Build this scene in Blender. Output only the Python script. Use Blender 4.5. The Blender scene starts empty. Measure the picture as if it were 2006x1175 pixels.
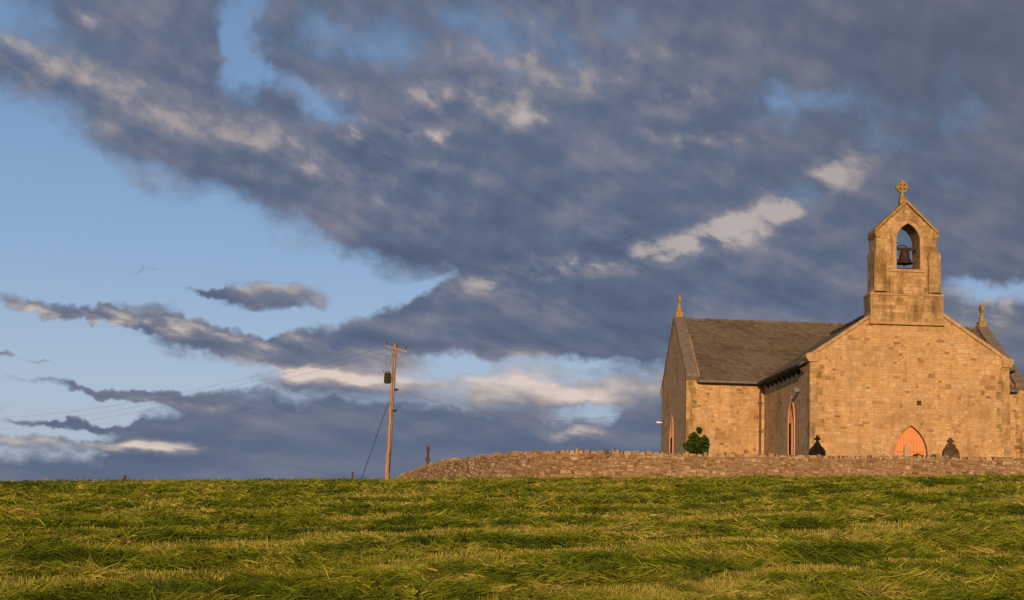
import bpy, bmesh, math, random
import numpy as np
from mathutils import Vector, Matrix
from mathutils.geometry import tessellate_polygon
random.seed(7); RNG=np.random.default_rng(11)
scn=bpy.context.scene; COL=scn.collection
R=math.radians; PI=math.pi
# ------------------------------------------------------------------ camera model (used for measuring)
F=2786.0; ROLL=R(1.8); PITCH=math.atan2(391,F)
def ray(px,py):
    dx=px-1003; dy=py-587.5; c,s=math.cos(ROLL),math.sin(ROLL)
    x=dx*c+dy*s; y=-dx*s+dy*c
    return x, F*math.cos(PITCH)+y*math.sin(PITCH), F*math.sin(PITCH)-y*math.cos(PITCH)
def at(px,py,Y):
    x,y,z=ray(px,py); return Vector((x/y*Y,Y,z/y*Y))
cam=bpy.data.cameras.new('camera'); cam.sensor_width=36; cam.lens=F/2006*36; cam.clip_end=20000; cam.clip_start=.1
co=bpy.data.objects.new('camera',cam); COL.objects.link(co)
co.matrix_world=Matrix.Rotation(PI/2+PITCH,4,'X')@Matrix.Rotation(ROLL,4,'Z')
scn.camera=co
scn.view_settings.view_transform='Standard'; scn.view_settings.look='None'; scn.view_settings.exposure=0
# ------------------------------------------------------------------ numpy noise
_T=RNG.random((256,256))
def vnoise(x,y):
    xi=np.floor(x).astype(int); yi=np.floor(y).astype(int); fx=x-xi; fy=y-yi
    fx=fx*fx*(3-2*fx); fy=fy*fy*(3-2*fy)
    a=_T[xi%256,yi%256]; b=_T[(xi+1)%256,yi%256]; c=_T[xi%256,(yi+1)%256]; d=_T[(xi+1)%256,(yi+1)%256]
    return (a*(1-fx)+b*fx)*(1-fy)+(c*(1-fx)+d*fx)*fy
def fbm(x,y,o=4):
    r=0;a=.5;t=0
    for i in range(o): r=r+a*vnoise(x*2**i+17.3*i,y*2**i+5.1*i); t+=a; a*=.5
    return r/t
def sm(t):
    t=np.clip(t,0,1); return t*t*(3-2*t)
def ridge(x,y):
    s=(y-.80*x)/1.28+ 2.1*fbm(x*.13+50,y*.13+50,3)+.7*fbm(x*.6+5,y*.6+70,2)
    c=.5+.5*np.cos(2*PI*s/3.3)
    k=.5+1.0*(fbm(x*.45+9,y*.45+3,3))
    return np.clip(c**.8*k,0,1)
def tz(x,y,detail=True):
    x=np.asarray(x,float); y=np.asarray(y,float)
    sl=.0546
    yy=np.clip(y,-60,36); b=-1.64+sl*yy
    t=np.clip(y-36,0,8); b=b+sl*(t-t*t/16)
    b=b+.0362*np.clip(x,-22,26)*sm(np.clip(y,0,200)/40)*1.0
    b=b-.0009*np.clip(y-44,0,60)**2*sm((7-x)/10)
    f=np.maximum(sm((y-80)/200),sm((np.abs(x)-60)/240)); f=np.maximum(f,sm((-y-60)/300))
    b=b*(1-f)+(-9)*f
    if detail:
        m=sm((46-y)/12)*sm((y+2)/6)*sm((60-np.abs(x))/20)
        cl=fbm(x*1.7+20,y*1.7,4)
        b=b+m*(.05*(ridge(x,y)-.4)+.24*(np.maximum(cl,.47)-.5)*(.3+.8*ridge(x,y))+.08*(fbm(x*.25+7,y*.25,2)-.5))
    return b
def tzf(x,y,detail=False): return float(tz(x,y,detail))
# ------------------------------------------------------------------ materials
def newmat(name):
    m=bpy.data.materials.new(name); m.use_nodes=True; nt=m.node_tree
    return m,nt,nt.nodes['Principled BSDF']
def lk(nt,a,b): nt.links.new(a,b)
def ramp(nt,fac,stops,interp='LINEAR'):
    n=nt.nodes.new('ShaderNodeValToRGB'); cr=n.color_ramp; cr.interpolation=interp
    while len(cr.elements)<len(stops): cr.elements.new(.5)
    for e,(p,c) in zip(cr.elements,stops): e.position=p; e.color=(*c,1)
    if fac is not None: lk(nt,fac,n.inputs[0])
    return n
def noise(nt,vec,scale,detail=5,rough=.55,dim='3D'):
    n=nt.nodes.new('ShaderNodeTexNoise'); n.noise_dimensions=dim
    n.inputs['Scale'].default_value=scale; n.inputs['Detail'].default_value=detail; n.inputs['Roughness'].default_value=rough
    if vec is not None: lk(nt,vec,n.inputs['Vector'])
    return n
def mth(nt,op,a,b=None,c=None,clamp=False):
    n=nt.nodes.new('ShaderNodeMath'); n.operation=op; n.use_clamp=clamp
    for i,v in enumerate((a,b,c)):
        if v is None: continue
        if isinstance(v,(int,float)): n.inputs[i].default_value=v
        else: lk(nt,v,n.inputs[i])
    return n.outputs[0]
def mixc(nt,fac,a,b,mode='MIX'):
    n=nt.nodes.new('ShaderNodeMix'); n.data_type='RGBA'; n.blend_type=mode
    for i,v in ((0,fac),(6,a),(7,b)):
        if isinstance(v,(int,float)): n.inputs[i].default_value=v
        elif isinstance(v,tuple): n.inputs[i].default_value=(*v,1)
        else: lk(nt,v,n.inputs[i])
    return n.outputs[2]
def masonry(name,bw,bh,stops,mortar,bump=.5,mort=.012,rough=.9,dist=.05,stain=.5,mfac=.6,streak=0.):
    m,nt,b=newmat(name); tc=nt.nodes.new('ShaderNodeTexCoord'); sp=nt.nodes.new('ShaderNodeSeparateXYZ'); lk(nt,tc.outputs['Object'],sp.inputs[0])
    cb=nt.nodes.new('ShaderNodeCombineXYZ')
    lk(nt,mth(nt,'ADD',sp.outputs[0],sp.outputs[1]),cb.inputs[0]); lk(nt,sp.outputs[2],cb.inputs[1])
    dn=noise(nt,tc.outputs['Object'],1.7,3); va=nt.nodes.new('ShaderNodeVectorMath'); va.operation='MULTIPLY_ADD'
    lk(nt,dn.outputs['Color'],va.inputs[0]); va.inputs[1].default_value=(dist*3,dist,0); lk(nt,cb.outputs[0],va.inputs[2])
    def br(w,h,off):
        n=nt.nodes.new('ShaderNodeTexBrick'); lk(nt,va.outputs[0],n.inputs['Vector'])
        n.inputs['Color1'].default_value=(0,0,0,1); n.inputs['Color2'].default_value=(1,1,1,1); n.inputs['Mortar'].default_value=(.5,.5,.5,1)
        n.inputs['Scale'].default_value=1; n.inputs['Mortar Size'].default_value=mort; n.inputs['Mortar Smooth'].default_value=.4
        n.inputs['Brick Width'].default_value=w; n.inputs['Row Height'].default_value=h
        n.offset=off; n.squash=.62; n.squash_frequency=3; return n
    b1=br(bw,bh,.43); b2=br(bw*.6,bh*.56,.37)
    sel=noise(nt,tc.outputs['Object'],1.1,2); selr=ramp(nt,sel.outputs[0],[(.48,(0,0,0)),(.52,(1,1,1))])
    g=mixc(nt,selr.outputs[0],b1.outputs['Color'],b2.outputs['Color'])
    fac=mixc(nt,selr.outputs[0],b1.outputs['Fac'],b2.outputs['Fac'])
    cr=ramp(nt,g,stops)
    n2=noise(nt,tc.outputs['Object'],9,6,.7); c=mixc(nt,.75,cr.outputs[0],ramp(nt,n2.outputs[0],[(.25,(.48,.43,.4)),(.5,(1,1,1)),(.8,(1.28,1.24,1.15))]).outputs[0],'MULTIPLY')
    n3=noise(nt,tc.outputs['Object'],.55,5,.65); c=mixc(nt,stain,c,ramp(nt,n3.outputs[0],[(.32,(.62,.57,.54)),(.5,(1,1,1)),(.75,(1.2,1.14,1.04))]).outputs[0],'MULTIPLY')
    if streak:
        mp=nt.nodes.new('ShaderNodeMapping'); lk(nt,tc.outputs['Object'],mp.inputs[0]); mp.inputs['Scale'].default_value=(2.6,2.6,.5)
        n4=noise(nt,mp.outputs[0],1.3,6,.65); c=mixc(nt,streak,c,ramp(nt,n4.outputs[0],[(.36,(.42,.39,.33)),(.52,(1,1,1)),(.7,(1.08,1.02,.9))]).outputs[0],'MULTIPLY')
    c=mixc(nt,mth(nt,'MULTIPLY',fac,mfac),c,mortar); lk(nt,c,b.inputs['Base Color']); b.inputs['Roughness'].default_value=rough
    b.inputs['Specular IOR Level'].default_value=.2
    h=mth(nt,'ADD',mth(nt,'MULTIPLY',fac,-1.0),mth(nt,'ADD',mth(nt,'MULTIPLY',n2.outputs[0],.7),mth(nt,'MULTIPLY',g,.35)))
    bp=nt.nodes.new('ShaderNodeBump'); bp.inputs['Strength'].default_value=bump; bp.inputs['Distance'].default_value=.03; lk(nt,h,bp.inputs['Height']); lk(nt,bp.outputs[0],b.inputs['Normal'])
    return m
def mottled(name,stops,scale=6,rough=.9,bump=.3,metal=0,attr=None,detail=6,dist=.02,spec=.2):
    m,nt,b=newmat(name); tc=nt.nodes.new('ShaderNodeTexCoord'); n=noise(nt,tc.outputs['Object'],scale,detail,.65)
    f=n.outputs[0]
    if attr:
        a=nt.nodes.new('ShaderNodeAttribute'); a.attribute_name=attr
        f=mth(nt,'ADD',mth(nt,'MULTIPLY',f,.55),mth(nt,'MULTIPLY_ADD',a.outputs['Fac'],.8,-.17))
    lk(nt,ramp(nt,f,stops).outputs[0],b.inputs['Base Color']); b.inputs['Roughness'].default_value=rough; b.inputs['Metallic'].default_value=metal
    b.inputs['Specular IOR Level'].default_value=spec
    n2=noise(nt,tc.outputs['Object'],scale*3,6,.7)
    bp=nt.nodes.new('ShaderNodeBump'); bp.inputs['Strength'].default_value=bump; bp.inputs['Distance'].default_value=dist; lk(nt,n2.outputs[0],bp.inputs['Height']); lk(nt,bp.outputs[0],b.inputs['Normal'])
    return m
M={}
M['stone']=masonry('church_stone',.43,.20,[(0,(.22,.13,.065)),(.06,(.35,.22,.11)),(.13,(.43,.28,.145)),(.35,(.44,.295,.155)),(.5,(.49,.335,.18)),(.7,(.46,.325,.185)),(.86,(.53,.40,.25)),(.93,(.42,.32,.21)),(1,(.39,.225,.11))],(.47,.33,.19),mort=.012,dist=.07,mfac=.5,stain=.7,streak=.32,bump=.65)
M['ashlar']=masonry('dressed_stone',.5,.26,[(0,(.28,.19,.095)),(.5,(.38,.27,.14)),(1,(.47,.35,.21))],(.30,.215,.125),bump=.5,mort=.010,stain=1.,dist=.03,streak=.9)
M['dress']=mottled('dressed_trim',[(.3,(.22,.15,.08)),(.5,(.39,.265,.145)),(.7,(.48,.35,.22))],4)
M['lichen']=mottled('lichened_stone',[(.2,(.12,.08,.03)),(.45,(.27,.18,.06)),(.6,(.32,.24,.1)),(.8,(.36,.28,.15))],7,bump=.6)
M['coping']=mottled('grey_coping',[(.25,(.10,.085,.07)),(.5,(.17,.145,.12)),(.8,(.24,.2,.16))],4,bump=.4)
M['slate']=masonry('roof_slate',.34,.15,[(0,(.10,.085,.062)),(.5,(.14,.118,.088)),(1,(.175,.148,.112))],(.085,.072,.056),bump=.4,mort=.01,rough=.85,dist=.004,stain=.8)
M['rubble']=mottled('rubble_stone',[(.05,(.12,.076,.046)),(.28,(.205,.135,.082)),(.52,(.28,.195,.12)),(.8,(.34,.25,.16)),(1,(.46,.38,.28))],5,bump=.7,attr='tint')
M['mortar']=mottled('wall_mortar',[(.3,(.18,.125,.078)),(.7,(.27,.195,.125))],8)
M['orange']=mottled('orange_paint',[(.3,(.54,.225,.105)),(.6,(.64,.28,.14)),(.8,(.68,.34,.19))],3,.7,.15)
M['batten']=mottled('orange_batten',[(.3,(.45,.19,.085)),(.7,(.55,.24,.11))],3)
M['pink']=mottled('salmon_surround',[(.3,(.55,.28,.16)),(.7,(.66,.37,.23))],4,.8,.2)
M['glass']=mottled('leaded_glass',[(.3,(.015,.016,.02)),(.7,(.05,.05,.06))],9,.25,.2)
M['dark']=mottled('black_iron',[(.3,(.018,.016,.014)),(.7,(.04,.034,.03))],8,.7,.2)
M['pipe']=mottled('faded_brown_pipe',[(.3,(.06,.045,.035)),(.7,(.12,.09,.065))],8,.7,.2)
M['corbel']=mottled('dark_brown_corbel',[(.3,(.05,.035,.025)),(.7,(.11,.08,.05))],8)  # dark brown mottle, darker than the wall stone
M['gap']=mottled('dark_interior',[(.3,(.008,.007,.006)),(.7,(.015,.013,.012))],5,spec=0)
M['bell']=mottled('rusty_bell',[(.3,(.018,.014,.012)),(.55,(.045,.022,.016)),(.75,(.12,.035,.025))],4,.6,.3)
M['wire']=mottled('wire_metal',[(.3,(.13,.115,.11)),(.7,(.19,.17,.16))],8,.6,.1)
M['black']=mottled('black_granite',[(.3,(.006,.006,.006)),(.7,(.016,.015,.014))],14,.9,.1,spec=.05)
M['oldstone']=mottled('old_headstone',[(.25,(.03,.022,.015)),(.5,(.07,.052,.036)),(.8,(.17,.13,.085))],7,bump=.6,spec=.05)
M['palestone']=mottled('pale_headstone',[(.25,(.25,.18,.12)),(.5,(.40,.3,.2)),(.8,(.5,.42,.32))],7)
M['grey']=mottled('grey_metal',[(.3,(.10,.10,.10)),(.7,(.2,.2,.19))],8,.5,.1)
M['white']=mottled('white_fitting',[(.3,(.6,.58,.55)),(.7,(.75,.73,.7))],8,.5,.1)
M['porc']=mottled('brown_porcelain',[(.3,(.08,.045,.03)),(.7,(.15,.08,.05))],8,.3,.1)
def woodm():
    m,nt,b=newmat('weathered_pole_wood'); tc=nt.nodes.new('ShaderNodeTexCoord'); mp=nt.nodes.new('ShaderNodeMapping'); lk(nt,tc.outputs['Object'],mp.inputs[0]); mp.inputs['Scale'].default_value=(14,14,1.6)
    n=noise(nt,mp.outputs[0],1.2,6,.7); lk(nt,ramp(nt,n.outputs[0],[(.3,(.09,.058,.045)),(.43,(.23,.155,.125)),(.55,(.36,.25,.20)),(.72,(.5,.39,.33))]).outputs[0],b.inputs['Base Color']); b.inputs['Roughness'].default_value=.9
    bp=nt.nodes.new('ShaderNodeBump'); bp.inputs['Strength'].default_value=.6; bp.inputs['Distance'].default_value=.02; lk(nt,n.outputs[0],bp.inputs['Height']); lk(nt,bp.outputs[0],b.inputs['Normal']); return m
M['wood']=woodm()
def leafm(name,stops,trans=.25):
    m,nt,b=newmat(name); a=nt.nodes.new('ShaderNodeAttribute'); a.attribute_name='tint'
    r=ramp(nt,a.outputs['Fac'],stops); lk(nt,r.outputs[0],b.inputs['Base Color']); b.inputs['Roughness'].default_value=.65; b.inputs['Specular IOR Level'].default_value=.1
    t=nt.nodes.new('ShaderNodeBsdfTranslucent'); lk(nt,r.outputs[0],t.inputs[0]); mx=nt.nodes.new('ShaderNodeMixShader'); mx.inputs[0].default_value=trans
    out=nt.nodes['Material Output']; lk(nt,b.outputs[0],mx.inputs[1]); lk(nt,t.outputs[0],mx.inputs[2]); lk(nt,mx.outputs[0],out.inputs[0]); return m
M['grass']=leafm('mown_grass',[(0,(.045,.075,.007)),(.25,(.105,.155,.010)),(.5,(.19,.245,.015)),(.75,(.30,.33,.03)),(1,(.56,.44,.14))],.18)
M['leaf']=leafm('shrub_leaf',[(0,(.015,.03,.006)),(.5,(.045,.085,.010)),(1,(.12,.17,.02))])
def fieldm():
    m,nt,b=newmat('field_ground'); tc=nt.nodes.new('ShaderNodeTexCoord'); a=nt.nodes.new('ShaderNodeAttribute'); a.attribute_name='tint'
    n=noise(nt,tc.outputs['Object'],2.5,8,.7); f=mth(nt,'ADD',mth(nt,'MULTIPLY',n.outputs[0],.6),mth(nt,'MULTIPLY',a.outputs['Fac'],-.25))
    lk(nt,ramp(nt,f,[(.0,(.045,.07,.007)),(.13,(.09,.125,.011)),(.24,(.20,.21,.03)),(.36,(.42,.33,.10))]).outputs[0],b.inputs['Base Color']); b.inputs['Roughness'].default_value=1; b.inputs['Specular IOR Level'].default_value=.1
    n2=noise(nt,tc.outputs['Object'],14,6,.7); bp=nt.nodes.new('ShaderNodeBump'); bp.inputs['Strength'].default_value=.8; bp.inputs['Distance'].default_value=.05; lk(nt,n2.outputs[0],bp.inputs['Height']); lk(nt,bp.outputs[0],b.inputs['Normal']); return m
M['field']=fieldm()
# ------------------------------------------------------------------ mesh builder
class MB:
    def __init__(s): s.v=[]; s.f=[]; s.t=[]
    def add(s,vs,fs,t=.5):
        o=len(s.v); s.v+=[tuple(v) for v in vs]; s.f+=[tuple(i+o for i in f) for f in fs]; s.t+=[t]*len(vs)
    def box(s,x0,x1,y0,y1,z0,z1,t=.5):
        s.add([(x,y,z) for z in (z0,z1) for y in (y0,y1) for x in (x0,x1)],[(0,2,3,1),(4,5,7,6),(0,1,5,4),(2,6,7,3),(0,4,6,2),(1,3,7,5)],t)
    def prism(s,out,holes,d0,d1,mp):
        loops=[[Vector((a,b,0)) for a,b in l] for l in [out]+list(holes)]
        tr=tessellate_polygon(loops); flat=[p for l in loops for p in l]; n=len(flat)
        vs=[mp(p.x,p.y,d0) for p in flat]+[mp(p.x,p.y,d1) for p in flat]
        fs=[tuple(t) for t in tr]+[tuple(i+n for i in reversed(t)) for t in tr]; o=0
        for l in loops:
            k=len(l)
            for i in range(k): a=o+i; b=o+(i+1)%k; fs.append((a,b,b+n,a+n))
            o+=k
        s.add(vs,fs)
    def tube(s,pts,r,n=8,cap=True,t=.5):
        pts=[Vector(p) for p in pts]; rs=r if isinstance(r,(list,tuple)) else [r]*len(pts); vs=[];fs=[]
        for i,p in enumerate(pts):
            d=(pts[min(i+1,len(pts)-1)]-pts[max(i-1,0)]).normalized(); up=Vector((0,0,1)) if abs(d.z)<.9 else Vector((1,0,0))
            a=d.cross(up).normalized(); b=d.cross(a)
            for k in range(n): q=2*PI*k/n; vs.append(p+(a*math.cos(q)+b*math.sin(q))*rs[i])
        for i in range(len(pts)-1):
            for k in range(n): fs.append((i*n+k,i*n+(k+1)%n,(i+1)*n+(k+1)%n,(i+1)*n+k))
        if cap: fs+= [tuple(range(n)),tuple(reversed(range((len(pts)-1)*n,len(pts)*n)))]
        s.add(vs,fs,t)
    def lathe(s,c,prof,n=20):
        vs=[];fs=[]
        for r,z in prof:
            for k in range(n): q=2*PI*k/n; vs.append((c[0]+r*math.cos(q),c[1]+r*math.sin(q),c[2]+z))
        for i in range(len(prof)-1):
            for k in range(n): fs.append((i*n+k,i*n+(k+1)%n,(i+1)*n+(k+1)%n,(i+1)*n+k))
        fs+= [tuple(range(n)),tuple(reversed(range((len(prof)-1)*n,len(prof)*n)))]
        s.add(vs,fs)
    def build(s,name,mat,parent=None,smooth=False,bevel=0,origin=None,normals=True):
        root=parent
        while root is not None and root.parent is not None: root=root.parent
        L=Vector(root.location) if root is not None else (Vector(origin) if origin else Vector((0,0,0)))
        me=bpy.data.meshes.new(name); me.from_pydata([(v[0]-L.x,v[1]-L.y,v[2]-L.z) for v in s.v],[],s.f)
        a=me.attributes.new('tint','FLOAT','POINT'); a.data.foreach_set('value',s.t)
        if normals:
            bm=bmesh.new(); bm.from_mesh(me); bmesh.ops.recalc_face_normals(bm,faces=bm.faces)
            if bevel: bmesh.ops.bevel(bm,geom=[e for e in bm.edges if e.calc_face_angle(0)>.5],offset=bevel,segments=1,affect='EDGES')
            bm.to_mesh(me); bm.free()
        me.materials.append(mat)
        if smooth: me.polygons.foreach_set('use_smooth',[True]*len(me.polygons))
        o=bpy.data.objects.new(name,me); COL.objects.link(o)
        if parent is not None: o.parent=parent
        elif origin: o.location=L
        return o
def tag(o,label=None,cat=None,group=None,kind=None):
    if label: o['label']=label
    if cat: o['category']=cat
    if group: o['group']=group
    if kind: o['kind']=kind
    return o
def empty(name,loc,label,cat,group=None):
    o=bpy.data.objects.new(name,None); COL.objects.link(o); o.location=loc; o.empty_display_size=.3
    return tag(o,label,cat,group)
XZ=lambda a,b,d:(a,d,b)
YZ=lambda a,b,d:(d,a,b)
def arch(c,z0,zs,hw,h,n=8):
    r=(hw*hw+h*h)/(2*hw); am=math.asin(min(1,h/r)); p=[(c-hw,z0),(c+hw,z0)]
    for i in range(n+1): q=am*i/n; p.append((c+hw-r+r*math.cos(q),zs+r*math.sin(q)))
    for i in range(n-1,-1,-1): q=am*i/n; p.append((c-hw+r-r*math.cos(q),zs+r*math.sin(q)))
    return p
# ------------------------------------------------------------------ field
def axis(a,b,step,far):
    m=list(np.arange(a,b+1e-6,step)); d=step; lo=[];x=a
    while x>-far: d*=1.22; x-=d; lo.append(x)
    d=step; hi=[];x=b
    while x<far: d*=1.22; x+=d; hi.append(x)
    return np.array(lo[::-1]+m+hi)
xs=axis(-22,24,.15,7000); ys=axis(8,47,.14,9000)
gx,gy=np.meshgrid(xs,ys); gz=tz(gx,gy); nx,ny=len(xs),len(ys)
me=bpy.data.meshes.new('field'); me.vertices.add(nx*ny); me.vertices.foreach_set('co',np.stack([gx,gy,gz],-1).astype(np.float32).ravel())
ii=np.arange(nx*ny).reshape(ny,nx); q=np.stack([ii[:-1,:-1],ii[:-1,1:],ii[1:,1:],ii[1:,:-1]],-1).reshape(-1,4)
me.loops.add(q.size); me.loops.foreach_set('vertex_index',q.ravel().astype(np.int32)); me.polygons.add(len(q)); me.polygons.foreach_set('loop_start',np.arange(0,q.size,4,dtype=np.int32))
me.update(calc_edges=True); a=me.attributes.new('tint','FLOAT','POINT'); a.data.foreach_set('value',ridge(gx,gy).astype(np.float32).ravel())
me.polygons.foreach_set('use_smooth',np.ones(len(q),bool)); me.materials.append(M['field'])
fo=bpy.data.objects.new('field',me); COL.objects.link(fo); tag(fo,'sloping hay field rising to the crest below the church','field',kind='structure')
# grass blades
def blades():
    n=460000
    Y=np.exp(RNG.uniform(math.log(9.5),math.log(45),n)); X=RNG.uniform(-.43,.43,n)*Y
    rg=ridge(X,Y); cl=fbm(X*1.6+3,Y*1.6+8,3); cl2=fbm(X*.5+30,Y*.5+8,2)
    gr=rg+1.1*(cl-.5)+.7*(cl2-.5)>.31
    big=fbm(X*1.1+71,Y*1.1+13,2)
    L=np.where(gr,RNG.uniform(.06,.21,n)*(1+.7*sm((big-.5)*5)),RNG.uniform(.02,.07,n))
    W=np.where(gr,RNG.uniform(.0035,.0075,n),RNG.uniform(.0035,.006,n))*np.clip(Y/13,.85,2.6)
    flow=fbm(X*1.1+100,Y*1.1+40,2)*7*PI+.9
    az=np.where(gr,flow+RNG.normal(0,.6,n),RNG.uniform(0,2*PI,n))
    tilt=np.where(gr,RNG.normal(1.34,.2,n),RNG.normal(.5,.4,n)); curl=np.where(gr,RNG.normal(.2,.28,n),RNG.normal(.1,.2,n))
    Z=tz(X,Y)+np.where(gr,RNG.uniform(-.005,.05,n),-.005)
    t1=fbm(X*1.9+60,Y*1.9+11,3)-.5; t2=fbm(X*.45+6,Y*.9+31,3)-.5
    tint=np.where(gr,np.clip(.5+1.35*t1+.8*t2+RNG.normal(0,.16,n),0,.92),np.clip(RNG.normal(.83,.13,n),0,1))
    def tufts(cx,cy,k,h,spread,tn):
        m=len(cx)*k; x=np.repeat(cx,k)+RNG.normal(0,1,m)*np.repeat(spread,k); y=np.repeat(cy,k)+RNG.normal(0,1,m)*np.repeat(spread,k)
        return x,y,RNG.uniform(.5,1.15,m)*np.repeat(h,k),RNG.uniform(0,2*PI,m),np.abs(RNG.normal(.8,.35,m)),RNG.normal(.8,.35,m),np.clip(RNG.normal(tn,.15,m),0,1)
    c=480; ty=np.exp(RNG.uniform(math.log(11),math.log(39),c)); tx=RNG.uniform(-.42,.42,c)*ty
    A=tufts(tx,ty,55,RNG.uniform(.07,.21,c),RNG.uniform(.07,.2,c),.22)
    c=420; wx=RNG.uniform(-9,21,c); wy=RNG.uniform(40.5,42.7,c); hh=.06+.42*np.clip(fbm(wx*.7,wx*0+4,2)-.45,0,1)*RNG.uniform(.4,1.5,c)
    B=tufts(wx,wy,40,hh,RNG.uniform(.06,.18,c),.4)
    c=240; vx=RNG.uniform(-21,-3,c); vy=RNG.uniform(37,43,c)
    D=tufts(vx,vy,38,RNG.uniform(.04,.17,c),RNG.uniform(.1,.3,c),.3)
    for (x,y,l,a_,ti,cu,tn) in (A,B,D):
        X=np.concatenate([X,x]);Y=np.concatenate([Y,y]);L=np.concatenate([L,l]);az=np.concatenate([az,a_]);tilt=np.concatenate([tilt,ti]);curl=np.concatenate([curl,cu]);tint=np.concatenate([tint,tn])
        Z=np.concatenate([Z,tz(x,y)-.01]);W=np.concatenate([W,RNG.uniform(.005,.009,len(x))*np.clip(y/14,.8,2.2)])
    n=len(X); P0=np.stack([X,Y,Z],-1); d=np.stack([np.cos(az),np.sin(az)],-1)
    def seg(t,l): return np.concatenate([d*np.sin(t)[:,None],np.cos(t)[:,None]],1)*l[:,None]
    P1=P0+seg(tilt,L*.5); P2=P1+seg(tilt+curl,L*.5); wv=np.stack([-np.sin(az),np.cos(az),RNG.normal(0,.9,n)],-1)*(W/2)[:,None]
    V=np.stack([P0-wv,P0+wv,P1-wv*.85,P1+wv*.85,P2],1).reshape(-1,3)
    b=(np.arange(n)*5)[:,None]; lp=(b+np.array([[0,1,3,2,2,3,4]])).ravel().astype(np.int32)
    ls=np.stack([np.arange(n)*7,np.arange(n)*7+4],-1).ravel().astype(np.int32)
    me=bpy.data.meshes.new('grass'); me.vertices.add(len(V)); me.vertices.foreach_set('co',V.astype(np.float32).ravel()); me.loops.add(len(lp)); me.loops.foreach_set('vertex_index',lp)
    me.polygons.add(len(ls)); me.polygons.foreach_set('loop_start',ls); me.update(calc_edges=True)
    a=me.attributes.new('tint','FLOAT','POINT'); a.data.foreach_set('value',np.repeat(tint,5).astype(np.float32)); me.materials.append(M['grass'])
    o=bpy.data.objects.new('grass',me); COL.objects.link(o); tag(o,'freshly mown green grass lying in rows with pale stubble between','grass',kind='stuff')
blades()
# ------------------------------------------------------------------ boundary wall
wp=[(34,44.5,1.82),(26,43.4,1.76),(17,43,1.72),(12,43,1.62),(7.5,43,1.55),(4,43.2,1.53),(1.6,44,1.50),(.1,46,1.44),(-1.6,50,1.36),(-2.9,55,1.24),(-3.9,59,1.02),(-4.65,62,.80),(-5.0,67,.55),(-4.4,74,.5),(-3,82,.5)]
def wallpath(step=.1):
    P=[Vector(p) for p in wp]; out=[]
    for i in range(len(P)-1):
        p0=P[max(i-1,0)];p1=P[i];p2=P[i+1];p3=P[min(i+2,len(P)-1)]; n=max(2,int((p2-p1).length/step))
        for k in range(n):
            t=k/n; out.append(.5*((2*p1)+(p2-p0)*t+(2*p0-5*p1+4*p2-p3)*t*t+(3*p1-p0-3*p2+p3)*t**3))
    return out
WPth=wallpath(); wl=[0]
for i in range(1,len(WPth)): wl.append(wl[-1]+(WPth[i].xy-WPth[i-1].xy).length)
def wat(s):
    i=int(np.clip(np.searchsorted(wl,s)-1,0,len(WPth)-2)); t=(s-wl[i])/max(1e-6,wl[i+1]-wl[i]); p=WPth[i].lerp(WPth[i+1],t).copy()
    p.z+=.02*math.sin(s*.9+1)*math.sin(s*.37)
    d=(WPth[i+1].xy-WPth[i].xy).normalized(); return p,Vector((d.x,d.y,0)),Vector((-d.y,d.x,0))
p_,d_,n_=wat(10); SG=1 if n_.y<0 else -1
bw=empty('boundary_wall',(8,43.3,tzf(8,43.3)-.1),'long low rubble stone churchyard wall with uneven top','wall')
core=MB(); vs=[];fs=[]
for k in range(0,int(wl[-1]/.5)):
    p,d,n=wat(k*.5); n=n*SG; g=tzf(p.x,p.y)-.3
    for off,z in ((.035,g),(.035,p.z-.05),(-.45,p.z-.05),(-.45,g)): q=p+n*off; vs.append((q.x,q.y,z))
    if k: o=4*k; fs+=[(o-4,o-3,o+1,o),(o-3,o-2,o+2,o+1),(o-2,o-1,o+3,o+2)]
core.add(vs,fs); core.build('wall_core',M['mortar'],bw,normals=True)
fac=MB()
def stone(mb,s0,s1,z0,z1,out,t=.5,j=.02,ins=.018):
    vs=[]
    for (o_,i_) in ((0,0),(out,ins)):
        for (s,z) in ((s0+i_,z0+i_),(s1-i_,z0+i_),(s1-i_,z1-i_),(s0+i_,z1-i_)):
            p,d,n=wat(s+random.uniform(-j,j)); q=p+n*SG*(o_+random.uniform(-.006,.01)); vs.append((q.x,q.y,z+random.uniform(-j,j)))
    mb.add(vs,[(4,5,6,7),(0,1,5,4),(1,2,6,5),(2,3,7,6),(3,0,4,7)],t)
zrow=-.4
while zrow<1.85:
    h=random.uniform(.07,.13); s=0
    while s<wl[-1]-.5:
        l=random.uniform(.07,.22)*(.7+h*3); p,d,n=wat(s+l/2)
        g=tzf(p.x,p.y)-.12; wob=.05*math.sin(s*1.3)+.05*math.sin(s*3.1+zrow*9)
        z0=zrow+wob; z1=z0+h
        if z1>g and z0+h*.5<p.z:
            if random.random()<.18:
                zz=z0+h*random.uniform(.4,.6); stone(fac,s+.003,s+l-.003,z0+.002,zz-.002,random.uniform(.045,.06),t=random.random(),ins=.01); stone(fac,s+.003,s+l-.003,zz,z1-.002,random.uniform(.045,.06),t=random.random(),ins=.01)
            else: stone(fac,s+.003,s+l-.003,z0+.002,z1-.002,random.uniform(.045,.072),t=min(1,random.random()**1.05+.04))
        s+=l
    zrow+=h
fac.build('wall_facing',M['rubble'],bw,normals=False)
cp=MB(); s=0
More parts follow.
